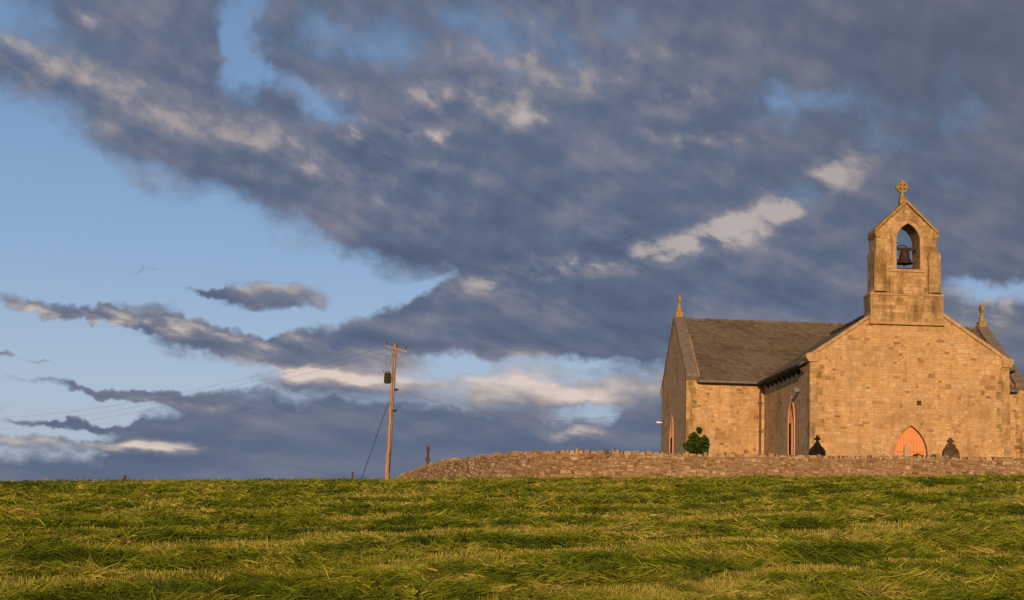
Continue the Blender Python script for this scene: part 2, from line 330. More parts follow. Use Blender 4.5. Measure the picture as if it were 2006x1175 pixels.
while s<wl[-1]-.6:
    l=random.uniform(.10,.26); p,d,n=wat(s+l/2); n=n*SG; h=random.uniform(.0,.05)+(.05 if random.random()<.12 else 0)
    p0,_,_=wat(s+.01); p1,_,_=wat(s+l-.01); vs=[]
    for z,ins in ((p.z-.07,0),(p.z+h,.03)):
        for pp,o_,sg in ((p0,.06,1),(p1,.06,-1),(p1,-.46,-1),(p0,-.46,1)):
            q=pp+n*(o_-(ins if o_>0 else -ins))+d*ins*sg*.8; vs.append((q.x+random.uniform(-.012,.012),q.y+random.uniform(-.02,.02),z+random.uniform(-.022,.022)))
    cp.add(vs,[(4,5,6,7),(0,1,5,4),(1,2,6,5),(2,3,7,6),(3,0,4,7)],random.random()*.8+.2); s+=l
cp.build('cope_stones',M['rubble'],bw,normals=False)
# ------------------------------------------------------------------ church
NX0,NX1,NY=11.65,19.38,55.0; CX=(NX0+NX1)/2; TY0,TY1=64.85,75.35; TX0,TX1=8.1,23.6; TC=(TY0+TY1)/2; EZ=5.75; G0=.3
ch=empty('church',(CX,NY,1.0),'old sandstone church with slate roof, bellcote and orange arched door','church')
SLN=.68; AP=5.85+SLN*(NX1-NX0)/2
d_c=CX+.04
mb=MB(); dh=arch(d_c,1.05,2.22,.63,1.10)
vent=[(CX+.27,4.10),(CX+.45,4.10),(CX+.45,4.28),(CX+.27,4.28)]
mb.prism([(NX0,G0),(NX1,G0),(NX1,5.85),(CX,AP),(NX0,5.85)],[dh,vent],NY,NY+.6,XZ); front=mb.build('front_gable_wall',M['stone'],ch)
mb=MB(); mb.box(CX+.27,CX+.45,NY+.06,NY+.1,4.10,4.28); mb.build('wall_vent',M['oldstone'],ch)
wc=58.6
for X0,X1 in ((NX0,NX0+.6),(NX1-.6,NX1)):
    mb=MB(); mb.prism([(NY+.602,G0),(TY0+.3,G0),(TY0+.3,EZ-.02),(NY+.602,EZ-.02)],[arch(wc,2.0,3.5,.55,.9)],X0,X1,YZ); mb.build('nave_side_wall',M['stone'],ch)
mb=MB(); mb.box(NX0,NX1,TY1-.1,86,G0,EZ-.02); mb.build('chancel_wall',M['stone'],ch)
for a_,b_ in ((TX0+.6,NX0+.3),(NX1-.3,TX1-.6)):
    mb=MB(); mb.box(a_,b_,TY0,TY0+.6,G0,EZ-.02); mb.build('transept_front_wall',M['stone'],ch)
mb=MB(); mb.box(TX0+.6,TX1-.6,TY1-.6,TY1,G0,EZ-.02); mb.build('transept_rear_wall',M['stone'],ch)
SLT=.62; TAP=EZ+SLT*(TY1-TY0)/2
for X0,X1 in ((TX0,TX0+.6),(TX1-.6,TX1)):
    mb=MB(); mb.prism([(TY0,G0),(TY1,G0),(TY1,EZ+.1),(TC,TAP+.1),(TY0,EZ+.1)],[arch(TC+.4,2.0,3.3,.6,.9)],X0,X1,YZ); mb.build('transept_gable_wall',M['stone'],ch)
for (X,s,Y0) in ((NX0,1,NY),(NX1,-1,NY),(TX0,1,TY0),(TX1,-1,TY0)):
    mb=MB(); z=1.0;k=0
    while z<5.5:
        a,b=(.5,.28) if k%2 else (.28,.5); a+=random.uniform(-.06,.06)
        mb.box(min(X-s*.012,X+s*a),max(X-s*.012,X+s*a),Y0-.012,Y0+b,z,z+.31,random.random()); z+=.31;k+=1
    mb.build('quoins',M['ashlar'],ch,normals=False)
def slab(mb,axis_,c,half,eave,sl,a0,a1,th=.09,over=.3):
    pts=[(c-half-over,eave-sl*over),(c,eave+sl*half),(c+half+over,eave-sl*over),(c+half+over,eave-sl*over+th),(c,eave+sl*half+th*1.15),(c-half-over,eave-sl*over+th)]
    mb.prism(pts,[],a0,a1,XZ if axis_=='y' else YZ)
mb=MB(); slab(mb,'y',CX,(NX1-NX0)/2,EZ,SLN-.02,NY+.55,86.4); nroof=mb.build('nave_roof',M['slate'],ch)
mb=MB(); slab(mb,'x',TC,(TY1-TY0)/2,EZ,SLT,TX0+.42,TX1-.42); troof=mb.build('transept_roof',M['slate'],ch)
mb=MB(); x=TX0+.45
while x<TX1-.5:
    l=.45; mb.tube([(x,TC,TAP+.11+random.uniform(-.015,.02)),(x+l,TC,TAP+.11+random.uniform(-.015,.025))],.09,7); x+=l
mb.build('ridge_tiles',M['slate'],troof)
mb=MB(); y=NY+.7
while y<TC-2: mb.tube([(CX,y,AP-.02),(CX,y+.45,AP-.02)],.09,7); y+=.45
mb.build('ridge_tiles',M['slate'],nroof)
def cope(c,half,z,sl,d0,d1,mp,mat,th=.17,over=.12,name='gable_coping'):
    mb=MB(); n=10
    for s in (-1,1):
        for i in range(n):
            u0=half+over-(half+over)*i/n; u1=half+over-(half+over)*(i+1)/n+.012; jj=random.uniform(-.012,.012)
            p=[(c+s*u0,z+sl*(half-u0)+jj),(c+s*u1,z+sl*(half-u1)+jj),(c+s*u1,z+sl*(half-u1)+th+jj),(c+s*u0,z+sl*(half-u0)+th+jj)]
            mb.prism(p,[],d0,d1,mp)
        k=[(c+s*(half-.28),z-.18),(c+s*(half+.06),z-.18),(c+s*(half+.17),z-.02),(c+s*(half+.17),z+.12),(c+s*(half-.28),z+.24)]
        mb.prism(k,[],d0-.006,d1+.006,mp)
    return mb.build(name,mat,ch)
cope(CX,(NX1-NX0)/2,5.86,SLN,NY-.07,NY+.66,XZ,M['dress'],th=.15)
cope(TC,(TY1-TY0)/2,EZ+.11,SLT,TX0-.05,TX0+.50,YZ,M['coping'],th=.2)
cope(TC,(TY1-TY0)/2,EZ+.11,SLT,TX1-.50,TX1+.05,YZ,M['coping'],th=.2)
def cross(mb,cy,z,h,w,t,mp,cc,wheel=True,tk=1.0):
    a=.055*h/.75*tk; zc=z+h*.66
    P=[(-a*1.7,z),(a*1.7,z),(a,z+h*.2),(a*.9,zc-a),(w/2,zc-a*1.5),(w/2,zc+a*1.5),(a*.9,zc+a),(a*1.5,z+h),(-a*1.5,z+h),(-a*.9,zc+a),(-w/2,zc+a*1.5),(-w/2,zc-a*1.5),(-a*.9,zc-a),(-a,z+h*.2)]
    mb.prism([(cc+p,q) for p,q in P],[],cy-t/2,cy+t/2,mp)
    if wheel:
        n=20;r1=w*.45;r0=w*.31
        mb.prism([(cc+r1*math.cos(2*PI*i/n),zc+r1*math.sin(2*PI*i/n)) for i in range(n)],[[(cc+r0*math.cos(2*PI*i/n),zc+r0*math.sin(2*PI*i/n)) for i in range(n)]],cy-t*.4,cy+t*.4,mp)
for X in (TX0+.22,TX1-.22):
    mb=MB(); mb.box(X-.18,X+.18,TC-.22,TC+.22,TAP+.2,TAP+.48); mb.prism([(TC-.15,TAP+.48),(TC+.15,TAP+.48),(TC+.07,TAP+.70),(TC-.07,TAP+.70)],[],X-.10,X+.10,YZ)
    cross(mb,X,TAP+.64,.72,.44,.13,YZ,TC); mb.build('finial_cross',M['lichen'],ch)
# bellcote
BX=CX-.11; BY0,BY1=NY-.10,NY+.95
OC=BX+.06
bell_o=arch(OC,9.42,10.55,.46,.68)
mb=MB()
mb.prism([(BX-1.42,7.3),(BX+1.42,7.3),(BX+1.42,8.42),(BX+1.28,8.64),(BX+1.28,10.12),(BX+1.21,10.24),(BX+1.19,10.72),(BX+1.15,10.9),(BX,12.02),(BX-1.15,10.9),(BX-1.19,10.72),(BX-1.21,10.24),(BX-1.28,10.12),(BX-1.28,8.64),(BX-1.42,8.42)],[bell_o],BY0,BY1,XZ)
bc=mb.build('bellcote',M['ashlar'],ch)
for (a0,a1,c0,c1,e0,e1) in ((BX-1.46,BX+1.46,BY0-.05,BY1+.05,7.22,7.33),(BX-.62,BX+.74,BY0-.05,BY0+.3,9.30,9.40),(BX-1.45,BX+1.45,BY0-.03,BY1+.03,8.37,8.44)):
    mb=MB(); mb.box(a0,a1,c0,c1,e0,e1); mb.build('string_course',M['dress'],bc)
for s in (-1,1):
    mb=MB(); xa=BX+s*1.06; mb.prism([(xa-.24,8.5),(xa+.24,8.5),(xa+.24,9.95),(xa+.16,10.15),(xa-.16,10.15),(xa-.24,9.95)],[],BY0-.13,BY0+.02,XZ); mb.build('pilaster',M['ashlar'],bc)
mb=MB(); mb.prism([(BX-.55,8.44),(BX+.65,8.44),(BX+.65,8.95),(BX+.5,9.12),(BX-.4,9.12),(BX-.55,8.95)],[],BY0-.055,BY0+.02,XZ); mb.build('raised_panel',M['ashlar'],bc)
mb=MB()
for s in (-1,1):
    n=5
    for i in range(n):
        u0=1.24*(1-i/n);u1=1.24*(1-(i+1)/n); f=lambda u:12.06-u*.985; jj=random.uniform(-.012,.012)
        mb.prism([(BX+s*u0,f(u0)+jj),(BX+s*u1,f(u1)+jj),(BX+s*u1,f(u1)+.14+jj),(BX+s*u0,f(u0)+.13+jj)],[],BY0-.07,BY1+.07,XZ)
    mb.prism([(BX+s*1.05,10.64),(BX+s*1.21,10.68),(BX+s*1.26,10.82),(BX+s*1.05,11.0)],[],BY0-.06,BY1+.06,XZ)
mb.box(BX-.13,BX+.13,NY+.28,NY+.56,12.1,12.36)
mb.build('bellcote_coping',M['lichen'],bc)
mb=MB(); cross(mb,NY+.42,12.3,.76,.48,.16,XZ,BX-.02,True,.9); mb.build('wheel_cross',M['lichen'],bc)
mb=MB()
big=arch(OC,9.42,10.55,.60,.82); sml=[(a,b+.008) if i<2 else (a,b) for i,(a,b) in enumerate(arch(OC,9.415,10.55,.462,.684))]
mb.prism(big,[sml],BY0-.03,BY0+.05,XZ); mb.build('arch_surround',M['dress'],bc)
bxc=OC; byc=NY+.42
mb=MB(); prof=[(.02,.50),(.13,.50),(.17,.46),(.19,.34),(.21,.2),(.26,.08),(.33,0),(.34,-.03),(.30,-.02),(.02,.1)]
mb.lathe((bxc,byc,9.74),prof[::-1]); mb.build('bell',M['bell'],bc,smooth=True)
mb=MB(); mb.box(bxc-.455,bxc+.455,byc-.06,byc+.06,10.26,10.36); mb.tube([(bxc-.3,byc-.05,10.3),(bxc-.36,byc-.05,10.45),(bxc-.3,byc-.05,10.56)],.025); mb.tube([(bxc,byc,9.85),(bxc,byc,9.62)],[.02,.05])
mb.tube([(bxc+.3*math.cos(t)-.05,byc+.16,10.15+.34*math.sin(t)) for t in np.linspace(.3,5.6,18)],.022,6)
mb.box(bxc-.12,bxc+.12,byc-.07,byc+.07,10.2,10.28); mb.tube([(bxc-.44,byc-.1,9.45),(bxc-.4,byc-.1,10.3)],.018,6); mb.box(bxc-.455,bxc+.455,byc-.03,byc+.03,9.50,9.54)
mb.build('bell_headstock',M['dark'],bc)
def surround(c,z0,zs,hw,h,wd,d0,d1,mp,mat,name,parent):
    mb=MB(); o=arch(c,z0,zs,hw+wd,h+wd*1.25); i=arch(c,z0+.01,zs,hw,h); mb.prism(o,[i],d0,d1,mp); return mb.build(name,mat,parent)
mb=MB(); mb.prism(arch(d_c,1.05,2.22,.61,1.07),[],NY+.14,NY+.2,XZ); door=mb.build('door',M['orange'],ch)
mb=MB()
for k in range(9):
    xx=-.5+k*.125; hh=1.02*math.sqrt(max(.02,1-(abs(xx)/.58)**1.6))
    mb.box(d_c+xx-.005,d_c+xx+.005,NY+.13,NY+.141,1.1,2.25+hh*.9)
mb.box(d_c-.54,d_c+.54,NY+.12,NY+.139,2.28,2.34); mb.box(d_c-.54,d_c+.54,NY+.12,NY+.139,1.3,1.38)
mb.build('door_battens',M['batten'],door)
mb=MB(); mb.prism([(d_c+.1,1.1),(d_c+.55,1.1),(d_c+.55,2.16),(d_c+.3,2.25),(d_c+.1,2.2)],[],NY+.07,NY+.118,XZ); mb.build('dark_gap_panel',M['gap'],door)  # solid near-black panel over the door; the dark interior is put into its colour
mb=MB(); mb.tube([(d_c-.08,NY+.1,1.95),(d_c-.08,NY+.1,2.1)],.015,6); mb.build('handle',M['dark'],door)
surround(d_c,1.05,2.22,.63,1.10,.16,NY-.025,NY+.06,XZ,M['dress'],'door_surround',ch)
def window(c,X,s,zs,hw,h):
    mb=MB(); mb.prism(arch(c,2.0,zs,hw+.005,h+.005),[],X+s*.22,X+s*.26,YZ); g=mb.build('window',M['glass'],ch)
    surround(c,2.01,zs,hw-.14,h-.16,.145,X+s*.10,X+s*.22,YZ,M['pink'],'window_frame',g)
    mb=MB(); mb.box(min(X+s*.12,X+s*.2),max(X+s*.12,X+s*.2),c-.04,c+.04,2.05,zs+h-.14)
    for z in (2.6,3.1,3.6): mb.box(min(X+s*.18,X+s*.215),max(X+s*.18,X+s*.215),c-hw+.1,c+hw-.1,z,z+.025)
    mb.build('glazing_bars',M['pink'],g)
    surround(c,1.95,zs,hw,h,.16,X-s*.035,X+s*.09,YZ,M['pink'],'window_surround',g)
window(wc,NX0,1,3.5,.55,.9); window(wc,NX1,-1,3.5,.55,.9); window(TC+.4,TX0,1,3.3,.6,.9); window(TC+.4,TX1,-1,3.3,.6,.9)
for X in (NX0-.34,NX1+.34):
    mb=MB(); mb.tube([(X,NY+.4,EZ-.17),(X,TY0-.35,EZ-.17)],.065,10); mb.build('gutter',M['dark'],ch)
for a_,b_ in ((TX0+.5,NX0-.1),(NX1+.1,TX1-.5)):
    mb=MB(); mb.tube([(a_,TY0-.36,EZ-.15),(b_,TY0-.36,EZ-.15)],.055,10); mb.build('gutter',M['grey'],ch)
y=NY+.95
while y<TY0-.4:
    for X,s in ((NX0,-1),(NX1,1)):
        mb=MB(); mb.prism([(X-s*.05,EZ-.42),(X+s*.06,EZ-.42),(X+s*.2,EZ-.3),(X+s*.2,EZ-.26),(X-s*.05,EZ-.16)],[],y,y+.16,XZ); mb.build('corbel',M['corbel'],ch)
    y+=.95
px_=NX0-.2
mb=MB(); mb.tube([(px_,TY0-.34,EZ-.2),(px_,TY0-.32,EZ-.4),(px_,TY0-.1,EZ-.6),(px_,TY0-.1,.9)],.05,10)
for z in (2,3.4,4.7): mb.box(px_-.09,px_+.09,TY0-.14,TY0+.01,z,z+.06)
mb.build('downpipe',M['pipe'],ch)
mb=MB(); mb.box(NX0-.28,NX0-.1,56.7,57.0,4.62,4.78); mb.box(NX0-.11,NX0+.01,56.82,56.88,4.66,4.72); mb.build('floodlight',M['grey'],ch)
mb=MB(); mb.box(TX0-.30,TX0-.14,TY1-.5,TY1-.25,4.22,4.31); mb.box(TX0-.15,TX0+.01,TY1-.40,TY1-.34,4.24,4.29); mb.build('floodlight',M['white'],ch)
# ------------------------------------------------------------------ headstones
def hs(px,py,Y,w,mat,label,style,name='headstone'):
    t=at(px,py,Y); g=tzf(t.x,Y); e=empty(name,(t.x,Y,g),label,'gravestone'); H=t.z
    if style=='shoulder':
        b=H-.24
        P=[(-w/2,g-.1),(w/2,g-.1),(w/2,b-.34),(w*.47,b-.26),(w*.36,b-.17),(w*.25,b-.12),(w*.17,b-.05),(.06,b)]
        P+= [(-a,b_) for a,b_ in reversed(P[2:])]
        mb=MB(); mb.prism([(t.x+a,b_) for a,b_ in P],[],Y-.07,Y+.07,XZ); mb.build('slab',mat,e)
        mb=MB(); mb.box(t.x-.035,t.x+.035,Y-.045,Y+.045,b-.03,H); mb.box(t.x-.10,t.x+.10,Y-.043,Y+.043,H-.15,H-.08); mb.build('cross',mat,e)
        mb=MB(); mb.box(t.x-w*.62,t.x+w*.62,Y-.16,Y+.16,g-.1,g+.18); mb.build('plinth',mat,e)
    elif style=='rugged':
        b=H-.20
        P=[(-w/2,g-.1),(w/2,g-.1),(w*.5,b-.3),(w*.44,b-.2),(w*.3,b-.13),(w*.27,b-.06),(.09,b),(-.08,b+.01),(-w*.22,b-.04),(-w*.33,b-.14),(-w*.42,b-.19),(-w*.5,b-.31)]
        mb=MB(); mb.prism([(t.x+a,b_) for a,b_ in P],[],Y-.09,Y+.09,XZ); mb.build('slab',mat,e)
        mb=MB(); mb.prism([(t.x+a,b_) for a,b_ in [(-.06,b-.03),(.06,b-.03),(.05,H-.15),(.10,H-.14),(.10,H-.06),(.05,H-.06),(.04,H),(-.05,H),(-.05,H-.06),(-.11,H-.07),(-.10,H-.15),(-.05,H-.15)]],[],Y-.055,Y+.055,XZ); mb.build('cross',mat,e)
        mb=MB(); mb.box(t.x-w*.62,t.x+w*.62,Y-.18,Y+.18,g-.1,g+.18); mb.build('plinth',mat,e)
    elif style in('celtic','plain'):
        mb=MB(); cross(mb,Y,g+.2,H-g-.2,w,.11,XZ,t.x,style=='celtic',1.0 if style=='celtic' else .42); mb.build('cross',mat,e)
        mb=MB(); mb.prism([(t.x-.3,g-.1),(t.x+.3,g-.1),(t.x+.2,g+.24),(t.x-.2,g+.24)],[],Y-.18,Y+.18,XZ); mb.build('plinth',mat,e)
    else:
        n=9; P=[(-w/2,g-.1),(w/2,g-.1)]+[(w/2*math.cos(PI*i/n),H-w/2+w/2*math.sin(PI*i/n)) for i in range(n+1)]
        mb=MB(); mb.prism([(t.x+a,b_) for a,b_ in P],[],Y-.06,Y+.06,XZ); mb.build('slab',mat,e)
        mb=MB(); mb.box(t.x-w*.65,t.x+w*.65,Y-.13,Y+.13,g-.1,g+.15); mb.build('plinth',mat,e)
hs(1601,853,48,.54,M['black'],'black shouldered headstone with small cross, near the nave corner','shoulder')
hs(1862,858,48,.54,M['oldstone'],'weathered brown headstone with stubby cross right of the orange door','rugged')
hs(1776,871,48.6,.18,M['palestone'],'small pale round-topped headstone in front of the orange door','round')
hs(1391,843,50.2,.36,M['palestone'],'pale stone cross beside the dark green bush','celtic')
hs(839,874,57.5,.20,M['oldstone'],'dark stone cross alone above the left end of the wall','plain')
# ------------------------------------------------------------------ plants
def leaves(mb,c,rx,ry,rz,n,size,lumps=7,tn=.45,spread=.42):
    L=[(random.gauss(0,spread),random.gauss(0,spread),random.uniform(-.7,.75),random.uniform(.25,.5)) for _ in range(lumps)]
    for _ in range(n):
        l=random.choice(L); v=Vector((random.gauss(0,1),random.gauss(0,1),random.gauss(0,1))).normalized()*l[3]*random.uniform(.5,1.15)
        p=Vector((c[0]+(l[0]*.9+v.x)*rx,c[1]+(l[1]+v.y)*ry,c[2]+(l[2]+v.z)*rz)); a=Vector((random.gauss(0,1),random.gauss(0,1),random.gauss(0,.6))).normalized(); b=a.cross(Vector((random.gauss(0,1),random.gauss(0,1),random.gauss(0,1)))).normalized(); s=size*random.uniform(.6,1.3)
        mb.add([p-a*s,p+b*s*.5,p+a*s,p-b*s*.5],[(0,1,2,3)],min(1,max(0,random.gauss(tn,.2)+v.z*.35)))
t=at(1367,868,49.6); g=tzf(t.x,49.6)
sh=empty('shrub',(t.x,49.6,g),'dense dark green bush rising above the churchyard wall','shrub')
mb=MB(); leaves(mb,(t.x-.02,49.6,t.z-.16),.56,.36,.34,2600,.05,16,spread=.36); leaves(mb,(t.x-.08,49.6,t.z+.22),.24,.25,.32,1000,.05,7,spread=.3); leaves(mb,(t.x+.24,49.6,t.z+.0),.2,.25,.28,420,.045,4,spread=.35); leaves(mb,(t.x-.32,49.6,t.z-.1),.14,.2,.18,220,.045,3,spread=.4); mb.build('foliage',M['leaf'],sh,normals=False)
mb=MB()
for k in range(4): mb.tube([(t.x+.03*k,49.6,g-.05),(t.x+random.uniform(-.15,.15),49.6+random.uniform(-.1,.1),g+.8)],[.035,.012],6)
mb.build('stem',M['wood'],sh)
def sprig(px,py,Y,h,label,n=6,name='weed_plant'):
    t=at(px,py,Y); g=t.z-h; e=empty(name,(t.x,Y,g),label,'plant'); mb=MB(); st=MB()
    for k in range(n):
        q=Vector((t.x+random.uniform(-.28,.28),Y+random.uniform(-.1,.1),g+h*random.uniform(.6,1))); b=Vector((t.x+random.uniform(-.05,.05),Y,g)); st.tube([b,b.lerp(q,.5)+Vector((0,0,.05)),q],[.008,.006,.003],5)
        for j in range(6):
            c=b.lerp(q,random.uniform(.35,1)); leaves(mb,c,.06,.06,.05,2,.028,2,.5)
    mb.build('leaves',M['leaf'],e,normals=False); st.build('stem',M['wood'],e)
sprig(1190,874,43.1,.30,'small leafy sprig growing out of the top of the wall',5)
sprig(868,901,53.2,.24,'low creeping green plant on the left end of the wall top',7)
# ------------------------------------------------------------------ utility pole
PY=66; base=at(760,937,PY); top=at(774.5,673,PY); g=tzf(base.x,PY); bx=base.x-.02
pole=empty('utility_pole',(bx,PY,g),'weathered wooden power pole with crossarm and transformer left of the wall','utility pole')
pt=lambda px,py,dy=0:at(px,py,PY+dy)
mb=MB(); A=Vector((bx-.04,PY,g-.1))
mb.tube([A.lerp(top,k/8)+Vector((random.uniform(-.012,.012),0,0)) for k in range(9)],[.128-.042*k/8 for k in range(9)],12); mb.build('shaft',M['wood'],pole,smooth=True)
mb=MB(); a=pt(756,678,-.14); b=pt(797,689,-.14); d=(b-a).normalized(); u=Vector((0,0,1)); u=(u-d*u.dot(d)).normalized(); y_=Vector((0,1,0))
mb.add([q+u*sz*.042+y_*sy*.045 for q in (a,b) for sz,sy in ((-1,-1),(1,-1),(1,1),(-1,1))],[(0,1,2,3),(4,7,6,5),(0,4,5,1),(1,5,6,2),(2,6,7,3),(3,7,4,0)])
arm=mb.build('crossarm',M['wood'],pole)
ins=[]
for f in (.04,.5,.95):
    q=a.lerp(b,f)+Vector((0,0,.04)); mb=MB(); mb.lathe(q,[(.012,0),(.012,.07),(.04,.08),(.025,.11),(.045,.13),(.03,.17),(.036,.19),(.01,.21)],10); mb.build('insulator',M['porc'],pole,smooth=True); ins.append(q+Vector((0,0,.19)))
for x_ in (763,789):
    mb=MB(); mb.tube([pt(x_,684,-.11),pt(771.5,699,-.11)],.008,6); mb.build('arm_brace',M['dark'],pole)
c=pt(759.5,741,-.05); mb=MB(); mb.lathe((c.x,c.y,c.z-.24),[(.12,0),(.155,.03),(.155,.40),(.165,.41),(.165,.45),(.06,.5)],14)
for k in range(8):
    q=2*PI*k/8; mb.box(c.x+.16*math.cos(q)-.012,c.x+.16*math.cos(q)+.012,c.y+.16*math.sin(q)-.012,c.y+.16*math.sin(q)+.012,c.z-.18,c.z+.12)
tr=mb.build('transformer',M['dark'],pole)
for dx in (-.09,.0,.08):
    mb=MB(); mb.lathe((c.x+dx,c.y-.02,c.z+.2),[(.015,0),(.035,.03),(.02,.06),(.035,.09),(.02,.12),(.008,.17)],8); mb.build('bushing',M['porc'],tr)
for z_ in (.08,-.17):
    mb=MB(); mb.box(c.x+.1,c.x+.34,c.y-.03,c.y+.03,c.z+z_,c.z+z_+.05); mb.build('bracket',M['grey'],pole)
mb=MB(); mb.tube([c+Vector((-.12,0,.2)),c+Vector((-.22,0,.3)),c+Vector((-.2,0,.38))],.02,6); mb.build('surge_arrester',M['porc'],tr)
for (x,y) in ((776,763),(773,804)):
    q=pt(x,y,-.12); mb=MB(); mb.box(q.x-.09,q.x+.07,q.y-.04,q.y+.12,q.z-.06,q.z+.05); mb.tube([q,q+Vector((.13,0,.03))],.022,6); mb.build('cable_clamp',M['dark'],pole)
mb=MB(); mb.tube([pt(771,700,-.12),pt(767,800,-.13),pt(762,925,-.15)],.010,6); mb.build('conduit',M['dark'],pole)
for i_,dx in ((0,-.09),(1,0)):
    mb=MB(); mb.tube([ins[i_],c+Vector((dx,-.02,.37))],.005,5); mb.build('jumper_wire',M['dark'],pole)
def wire(name,a,b,sag,r,label,group=None,n=40,mat='wire'):
    a=Vector(a);b=Vector(b); mb=MB(); mb.tube([a.lerp(b,k/n)-Vector((0,0,sag*4*(k/n)*(1-k/n))) for k in range(n+1)],r,5)
    o=mb.build(name,M[mat],None,origin=tuple(a)); tag(o,label,'wire',group); return o
for k,(yy,nm) in enumerate(((806,'upper'),(817,'middle'),(829,'lower'))):
    e=at(0,yy,140); s=ins[k]; e2=s+(e-s)*1.18
    wire('power_line',s,e2,1.1,.0055,f'{nm} of the thin power lines running left from the pole')
for k,(yy,nm) in enumerate(((658,'upper'),(664,'middle'),(671,'lower'))):
    s=ins[k]; e=at(1290,yy,80); e2=s+(e-s)*1.2
    wire('power_line',s,e2,.25,.004,f'{nm} of the thin power lines running right to the church')
wire('service_cable',at(778,762,PY-.1),(TX0-.02,TY1-2.4,5.05),1.1,.0055,'single slack cable from pole side to the transept gable')
wire('stay_wire',pt(761,788,-.1),at(703,934,PY-1)-Vector((0,0,.5)),0,.016,'slanting stay wire anchoring the pole to the ground',mat='dark')
for (x,y,Y,h,r,lb) in ((244,931,41,.35,.055,'short dark post stub on the crest far left'),(690,924,44,.3,.03,'tiny thin post on the crest left of the pole')):
    t=at(x,y,Y); g=tzf(t.x,Y,True)-.1; mb=MB(); mb.tube([(t.x,Y,g),(t.x+.02,Y,(g+t.z)/2),(t.x+.01,Y,t.z)],[r*1.1,r,r*.9],7); o=mb.build('fence_post',M['oldstone'],None,origin=(t.x,Y,g)); tag(o,lb,'post')
# ------------------------------------------------------------------ sun
SA=R(10); SE=R(12)
S=Vector((-math.sin(SA)*math.cos(SE),-math.cos(SA)*math.cos(SE),math.sin(SE)))
sl=bpy.data.lights.new('sun','SUN'); sl.energy=4.9; sl.angle=R(.6); sl.color=(1,.61,.29)
so=bpy.data.objects.new('sun',sl); COL.objects.link(so); so.rotation_euler=S.to_track_quat('Z','Y').to_euler(); so.location=(0,-20,20)
# ------------------------------------------------------------------ world: Nishita sky with procedural clouds laid out in world directions
W=bpy.data.worlds.new('World'); scn.world=W; W.use_nodes=True; nt=W.node_tree; bg=nt.nodes['Background']; STR=.1; bg.inputs[1].default_value=STR
try: W.cycles.sampling_method='MANUAL'; W.cycles.sample_map_resolution=256
except Exception as e: print(e)
sky=nt.nodes.new('ShaderNodeTexSky'); sky.sky_type='NISHITA'; sky.sun_disc=False; sky.sun_elevation=SE; sky.sun_rotation=R(190); sky.altitude=100; sky.dust_density=.2; sky.ozone_density=4.0
tc=nt.nodes.new('ShaderNodeTexCoord'); sp=nt.nodes.new('ShaderNodeSeparateXYZ'); lk(nt,tc.outputs['Generated'],sp.inputs[0])
K=F
az=mth(nt,'MULTIPLY',mth(nt,'ARCTAN2',sp.outputs[0],sp.outputs[1]),K); el=mth(nt,'MULTIPLY',mth(nt,'ARCSINE',sp.outputs[2]),K)
def sk(px,py):
    x,y,z=ray(px,py); return K*math.atan2(x,y), K*math.atan2(z,math.hypot(x,y))
cb=nt.nodes.new('ShaderNodeCombineXYZ'); lk(nt,az,cb.inputs[0]); lk(nt,el,cb.inputs[1]); P0=cb.outputs[0]
def vm(op,a,b,c=None):
    n=nt.nodes.new('ShaderNodeVectorMath'); n.operation=op
    for i,v in enumerate((a,b,c)):
        if v is None: continue
        if isinstance(v,tuple): n.inputs[i].default_value=v
        else: lk(nt,v,n.inputs[i])
    return n.outputs[0]
def mrange(v,a,b,c,d,smooth=True):
    n=nt.nodes.new('ShaderNodeMapRange'); n.interpolation_type='SMOOTHSTEP' if smooth else 'LINEAR'; lk(nt,v,n.inputs[0])
    for i,q in enumerate((a,b,c,d)): n.inputs[i+1].default_value=q
    return n.outputs[0]
calm=mrange(el,40,330,.3,1.)      # haze and distance calm the texture toward the horizon
wn=noise(nt,P0,1/120,3,.5,'2D')
P=vm('MULTIPLY_ADD',vm('SUBTRACT',wn.outputs['Color'],(.5,.5,.5)),(110,50,0),P0); PL=P
wn2=noise(nt,P0,1/26,4,.58,'2D'); P=vm('MULTIPLY_ADD',vm('SUBTRACT',wn2.outputs['Color'],(.5,.5,.5)),(38,24,0),P)
s2=nt.nodes.new('ShaderNodeSeparateXYZ'); lk(nt,P,s2.inputs[0]); azw,elw=s2.outputs[0],s2.outputs[1]
def qcoord(offy=0.,offx=0.):
    # texture coordinates from the direction itself, flattened toward the horizon
    lg=mth(nt,'MULTIPLY',mth(nt,'LOGARITHM',mth(nt,'MAXIMUM',mth(nt,'ADD',el,260.+offy),20.),math.e),640.)
    c=nt.nodes.new('ShaderNodeCombineXYZ'); lk(nt,mth(nt,'MULTIPLY_ADD',az,.46,offx),c.inputs[0]); lk(nt,mth(nt,'MULTIPLY_ADD',az,.16,lg),c.inputs[1]); return c.outputs[0]
Q=qcoord(); Q2=qcoord(24.,-8.)
def NZ(vec,sc,de,ro,di=0.):
    n=noise(nt,vec,sc,de,ro,'2D'); n.inputs['Distortion'].default_value=di; return n.outputs[0]
nA=NZ(Q,1/115,7,.53,0.); nB=NZ(Q2,1/115,7,.53,0.); nL=NZ(Q,1/240,3,.5); nF=NZ(Q,1/40,5,.58,0.)
